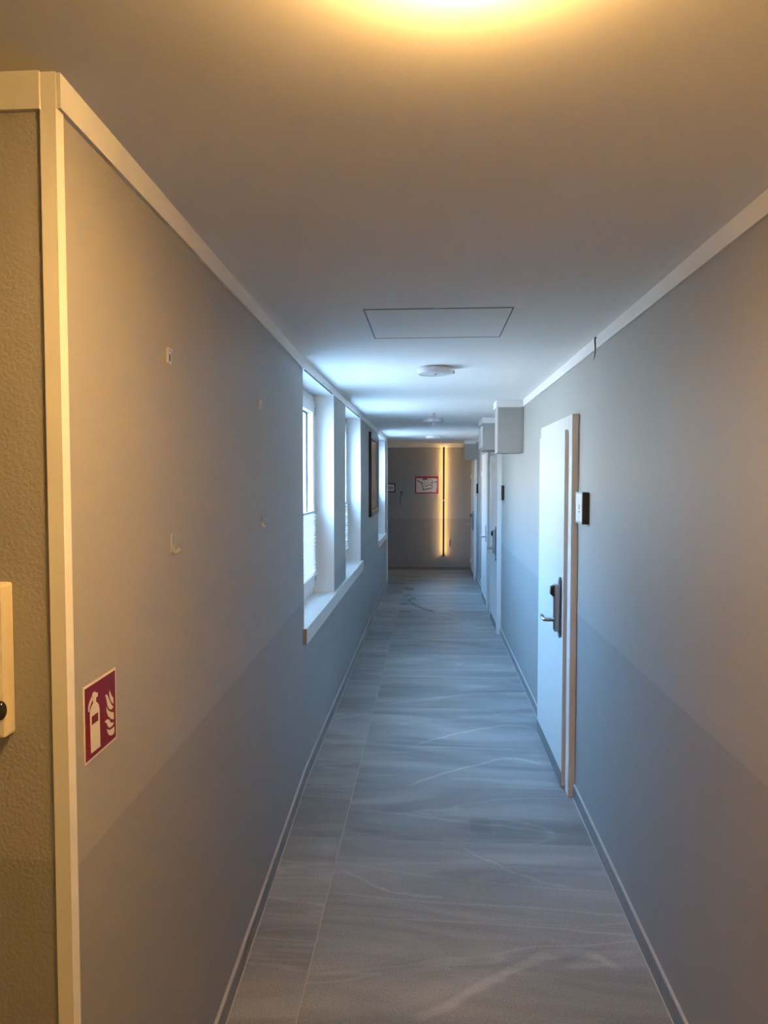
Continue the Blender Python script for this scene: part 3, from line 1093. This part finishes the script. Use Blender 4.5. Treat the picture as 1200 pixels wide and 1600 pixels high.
t = thing('evacuation_plan', (-0.071, YE, 1.42), 'red framed evacuation plan beside the light bar', 'plan sign')
x0, x1, z0, z1 = -0.288, 0.146, 1.418, 1.735
REDF = mat('red_frame', (0.42, 0.010, 0.02), 0.4)
bm = bmesh.new()
box(bm, x0, x0 + 0.020, YE - 0.018, YE, z0, z1, 0.002)
box(bm, x1 - 0.020, x1, YE - 0.018, YE, z0, z1, 0.002)
box(bm, x0 + 0.02, x1 - 0.02, YE - 0.018, YE, z0, z0 + 0.020, 0.002)
box(bm, x0 + 0.02, x1 - 0.02, YE - 0.018, YE, z1 - 0.020, z1, 0.002)
obj('plan_frame', bm, REDF, t)
pp = obj('plan_paper', B(x0 + 0.02, x1 - 0.02, YE - 0.008, YE, z0 + 0.02, z1 - 0.02), PAPER, t)
yA, yB = YE - 0.0086, YE - 0.008
DG = mat('plan_ink', (0.10, 0.10, 0.10), 0.6)


def stroke(bm, a, b, w):
    a, b = Vector((a[0], 0, a[1])), Vector((b[0], 0, b[1]))
    d = (b - a).normalized()
    s = Vector((d.z, 0, -d.x)) * w / 2
    slab(bm, [(q.x, yA, q.z) for q in (a - s, b - s, b + s, a + s)], (0, yB - yA, 0))


def P(u, v):
    """position on the sheet, u to the right and v down, in 0..1"""
    return (x0 + 0.02 + (x1 - x0 - 0.04) * u, z1 - 0.02 - (z1 - z0 - 0.04) * v)


bm = bmesh.new()
for a, b, w in (((0.05, 0.20), (0.27, 0.38), 0.016), ((0.27, 0.30), (0.31, 0.70), 0.014), ((0.30, 0.72), (0.36, 0.86), 0.018), ((0.36, 0.82), (0.75, 0.70), 0.016),
                ((0.27, 0.18), (0.72, 0.14), 0.006), ((0.74, 0.14), (0.78, 0.66), 0.008), ((0.40, 0.60), (0.70, 0.48), 0.010), ((0.62, 0.44), (0.76, 0.62), 0.010),
                ((0.84, 0.34), (0.98, 0.28), 0.014), ((0.40, 0.20), (0.43, 0.56), 0.003), ((0.52, 0.18), (0.54, 0.52), 0.003), ((0.62, 0.17), (0.65, 0.46), 0.003),
                ((0.30, 0.42), (0.76, 0.34), 0.003), ((0.64, 0.96), (0.74, 0.94), 0.006), ((0.97, 0.72), (0.97, 0.98), 0.010)):
    stroke(bm, P(*a), P(*b), w)
obj('plan_drawing', bm, DG, pp)
bm = bmesh.new()
stroke(bm, P(0.30, 0.11), P(0.52, 0.09), 0.020)
obj('blue_title', bm, mat('blue_ink', (0.02, 0.03, 0.12), 0.6), pp)
bm = bmesh.new()
stroke(bm, P(0.0, 0.025), P(1.0, 0.025), 0.018)
obj('red_header', bm, REDF, pp)
bm = bmesh.new()
xx = 0.02
for wd, gp in ((0.02, .012), (0.03, .01), (0.05, .01), (0.04, .3), (0.03, .01), (0.05, .2), (0.03, 0.01), (0.03, 0.01), (0.06, 0.0)):
    yA2 = yA
    a, b = P(xx, 0.025), P(min(xx + wd, 0.99), 0.025)
    slab(bm, [(a[0], yA - 0.0006, a[1] - 0.007), (b[0], yA - 0.0006, a[1] - 0.007), (b[0], yA - 0.0006, a[1] + 0.007), (a[0], yA - 0.0006, a[1] + 0.007)], (0, 0.0005, 0))
    xx += wd + gp
tag(obj('header_print', bm, DG, pp), kind='stuff')
bm = bmesh.new()
stroke(bm, P(0.70, 0.40), P(0.80, 0.30), 0.022)
obj('green_route', bm, mat('green_ink', (0.28, 0.38, 0.18), 0.6), pp)

t = thing('framed_notice', (-0.75, YE, 1.44), 'small black framed notice cut off by the left corner', 'sign')
x0b, x1b, zb0, zb1 = -0.90, -0.655, 1.440, 1.606
bm = bmesh.new()
box(bm, x0b, x0b + 0.018, YE - 0.02, YE, zb0, zb1, 0.002)
box(bm, x1b - 0.018, x1b, YE - 0.02, YE, zb0, zb1, 0.002)
box(bm, x0b + 0.018, x1b - 0.018, YE - 0.02, YE, zb0, zb0 + 0.018, 0.002)
box(bm, x0b + 0.018, x1b - 0.018, YE - 0.02, YE, zb1 - 0.018, zb1, 0.002)
obj('notice_frame', bm, BLACK, t)
pp = obj('notice_paper', B(x0b + 0.018, x1b - 0.018, YE - 0.008, YE, zb0 + 0.018, zb1 - 0.018), PAPER, t)
bm = bmesh.new()
for q in range(4):
    xq = x0b + 0.055 + q * 0.038
    frame = ((xq, xq + 0.008, 1.50, 1.545), (xq + 0.018, xq + 0.026, 1.50, 1.545), (xq, xq + 0.026, 1.537, 1.545), (xq, xq + 0.026, 1.50, 1.508))
    for a in frame:
        box(bm, a[0], a[1], YE - 0.0086, YE - 0.008, a[2], a[3])
obj('notice_print', bm, DG, pp)

t = thing('cord_switch', (-0.548, YE, 1.19), 'small black wall outlet with a dangling cord', 'cord')
obj('outlet', B(-0.552, -0.526, YE - 0.025, YE, 1.415, 1.452, 0.004), BLACK, t)
bm = bmesh.new()
tube(bm, [(-0.540, YE - 0.012, 1.418), (-0.552, YE - 0.014, 1.385), (-0.563, YE - 0.012, 1.33), (-0.566, YE - 0.010, 1.28), (-0.560, YE - 0.010, 1.235)], 0.0045, 8)
obj('cord', bm, BLACK, t)
obj('cord_weight', B(-0.566, -0.546, YE - 0.016, YE - 0.002, 1.185, 1.238, 0.004), mat('grey_plastic', (0.25, 0.25, 0.25), 0.5), t)

t = thing('wall_slot', (0.358, YE, 0.45), 'thin dark upright wall fitting right of the light bar foot', 'fitting')
obj('fitting_body', B(0.352, 0.364, YE - 0.012, YE, 0.455, 0.560, 0.002), BLACK, t)
obj('fitting_plate', B(0.346, 0.370, YE - 0.003, YE, 0.448, 0.568, 0.001), mat('bronze_plate', (0.20, 0.18, 0.15), 0.5), t)
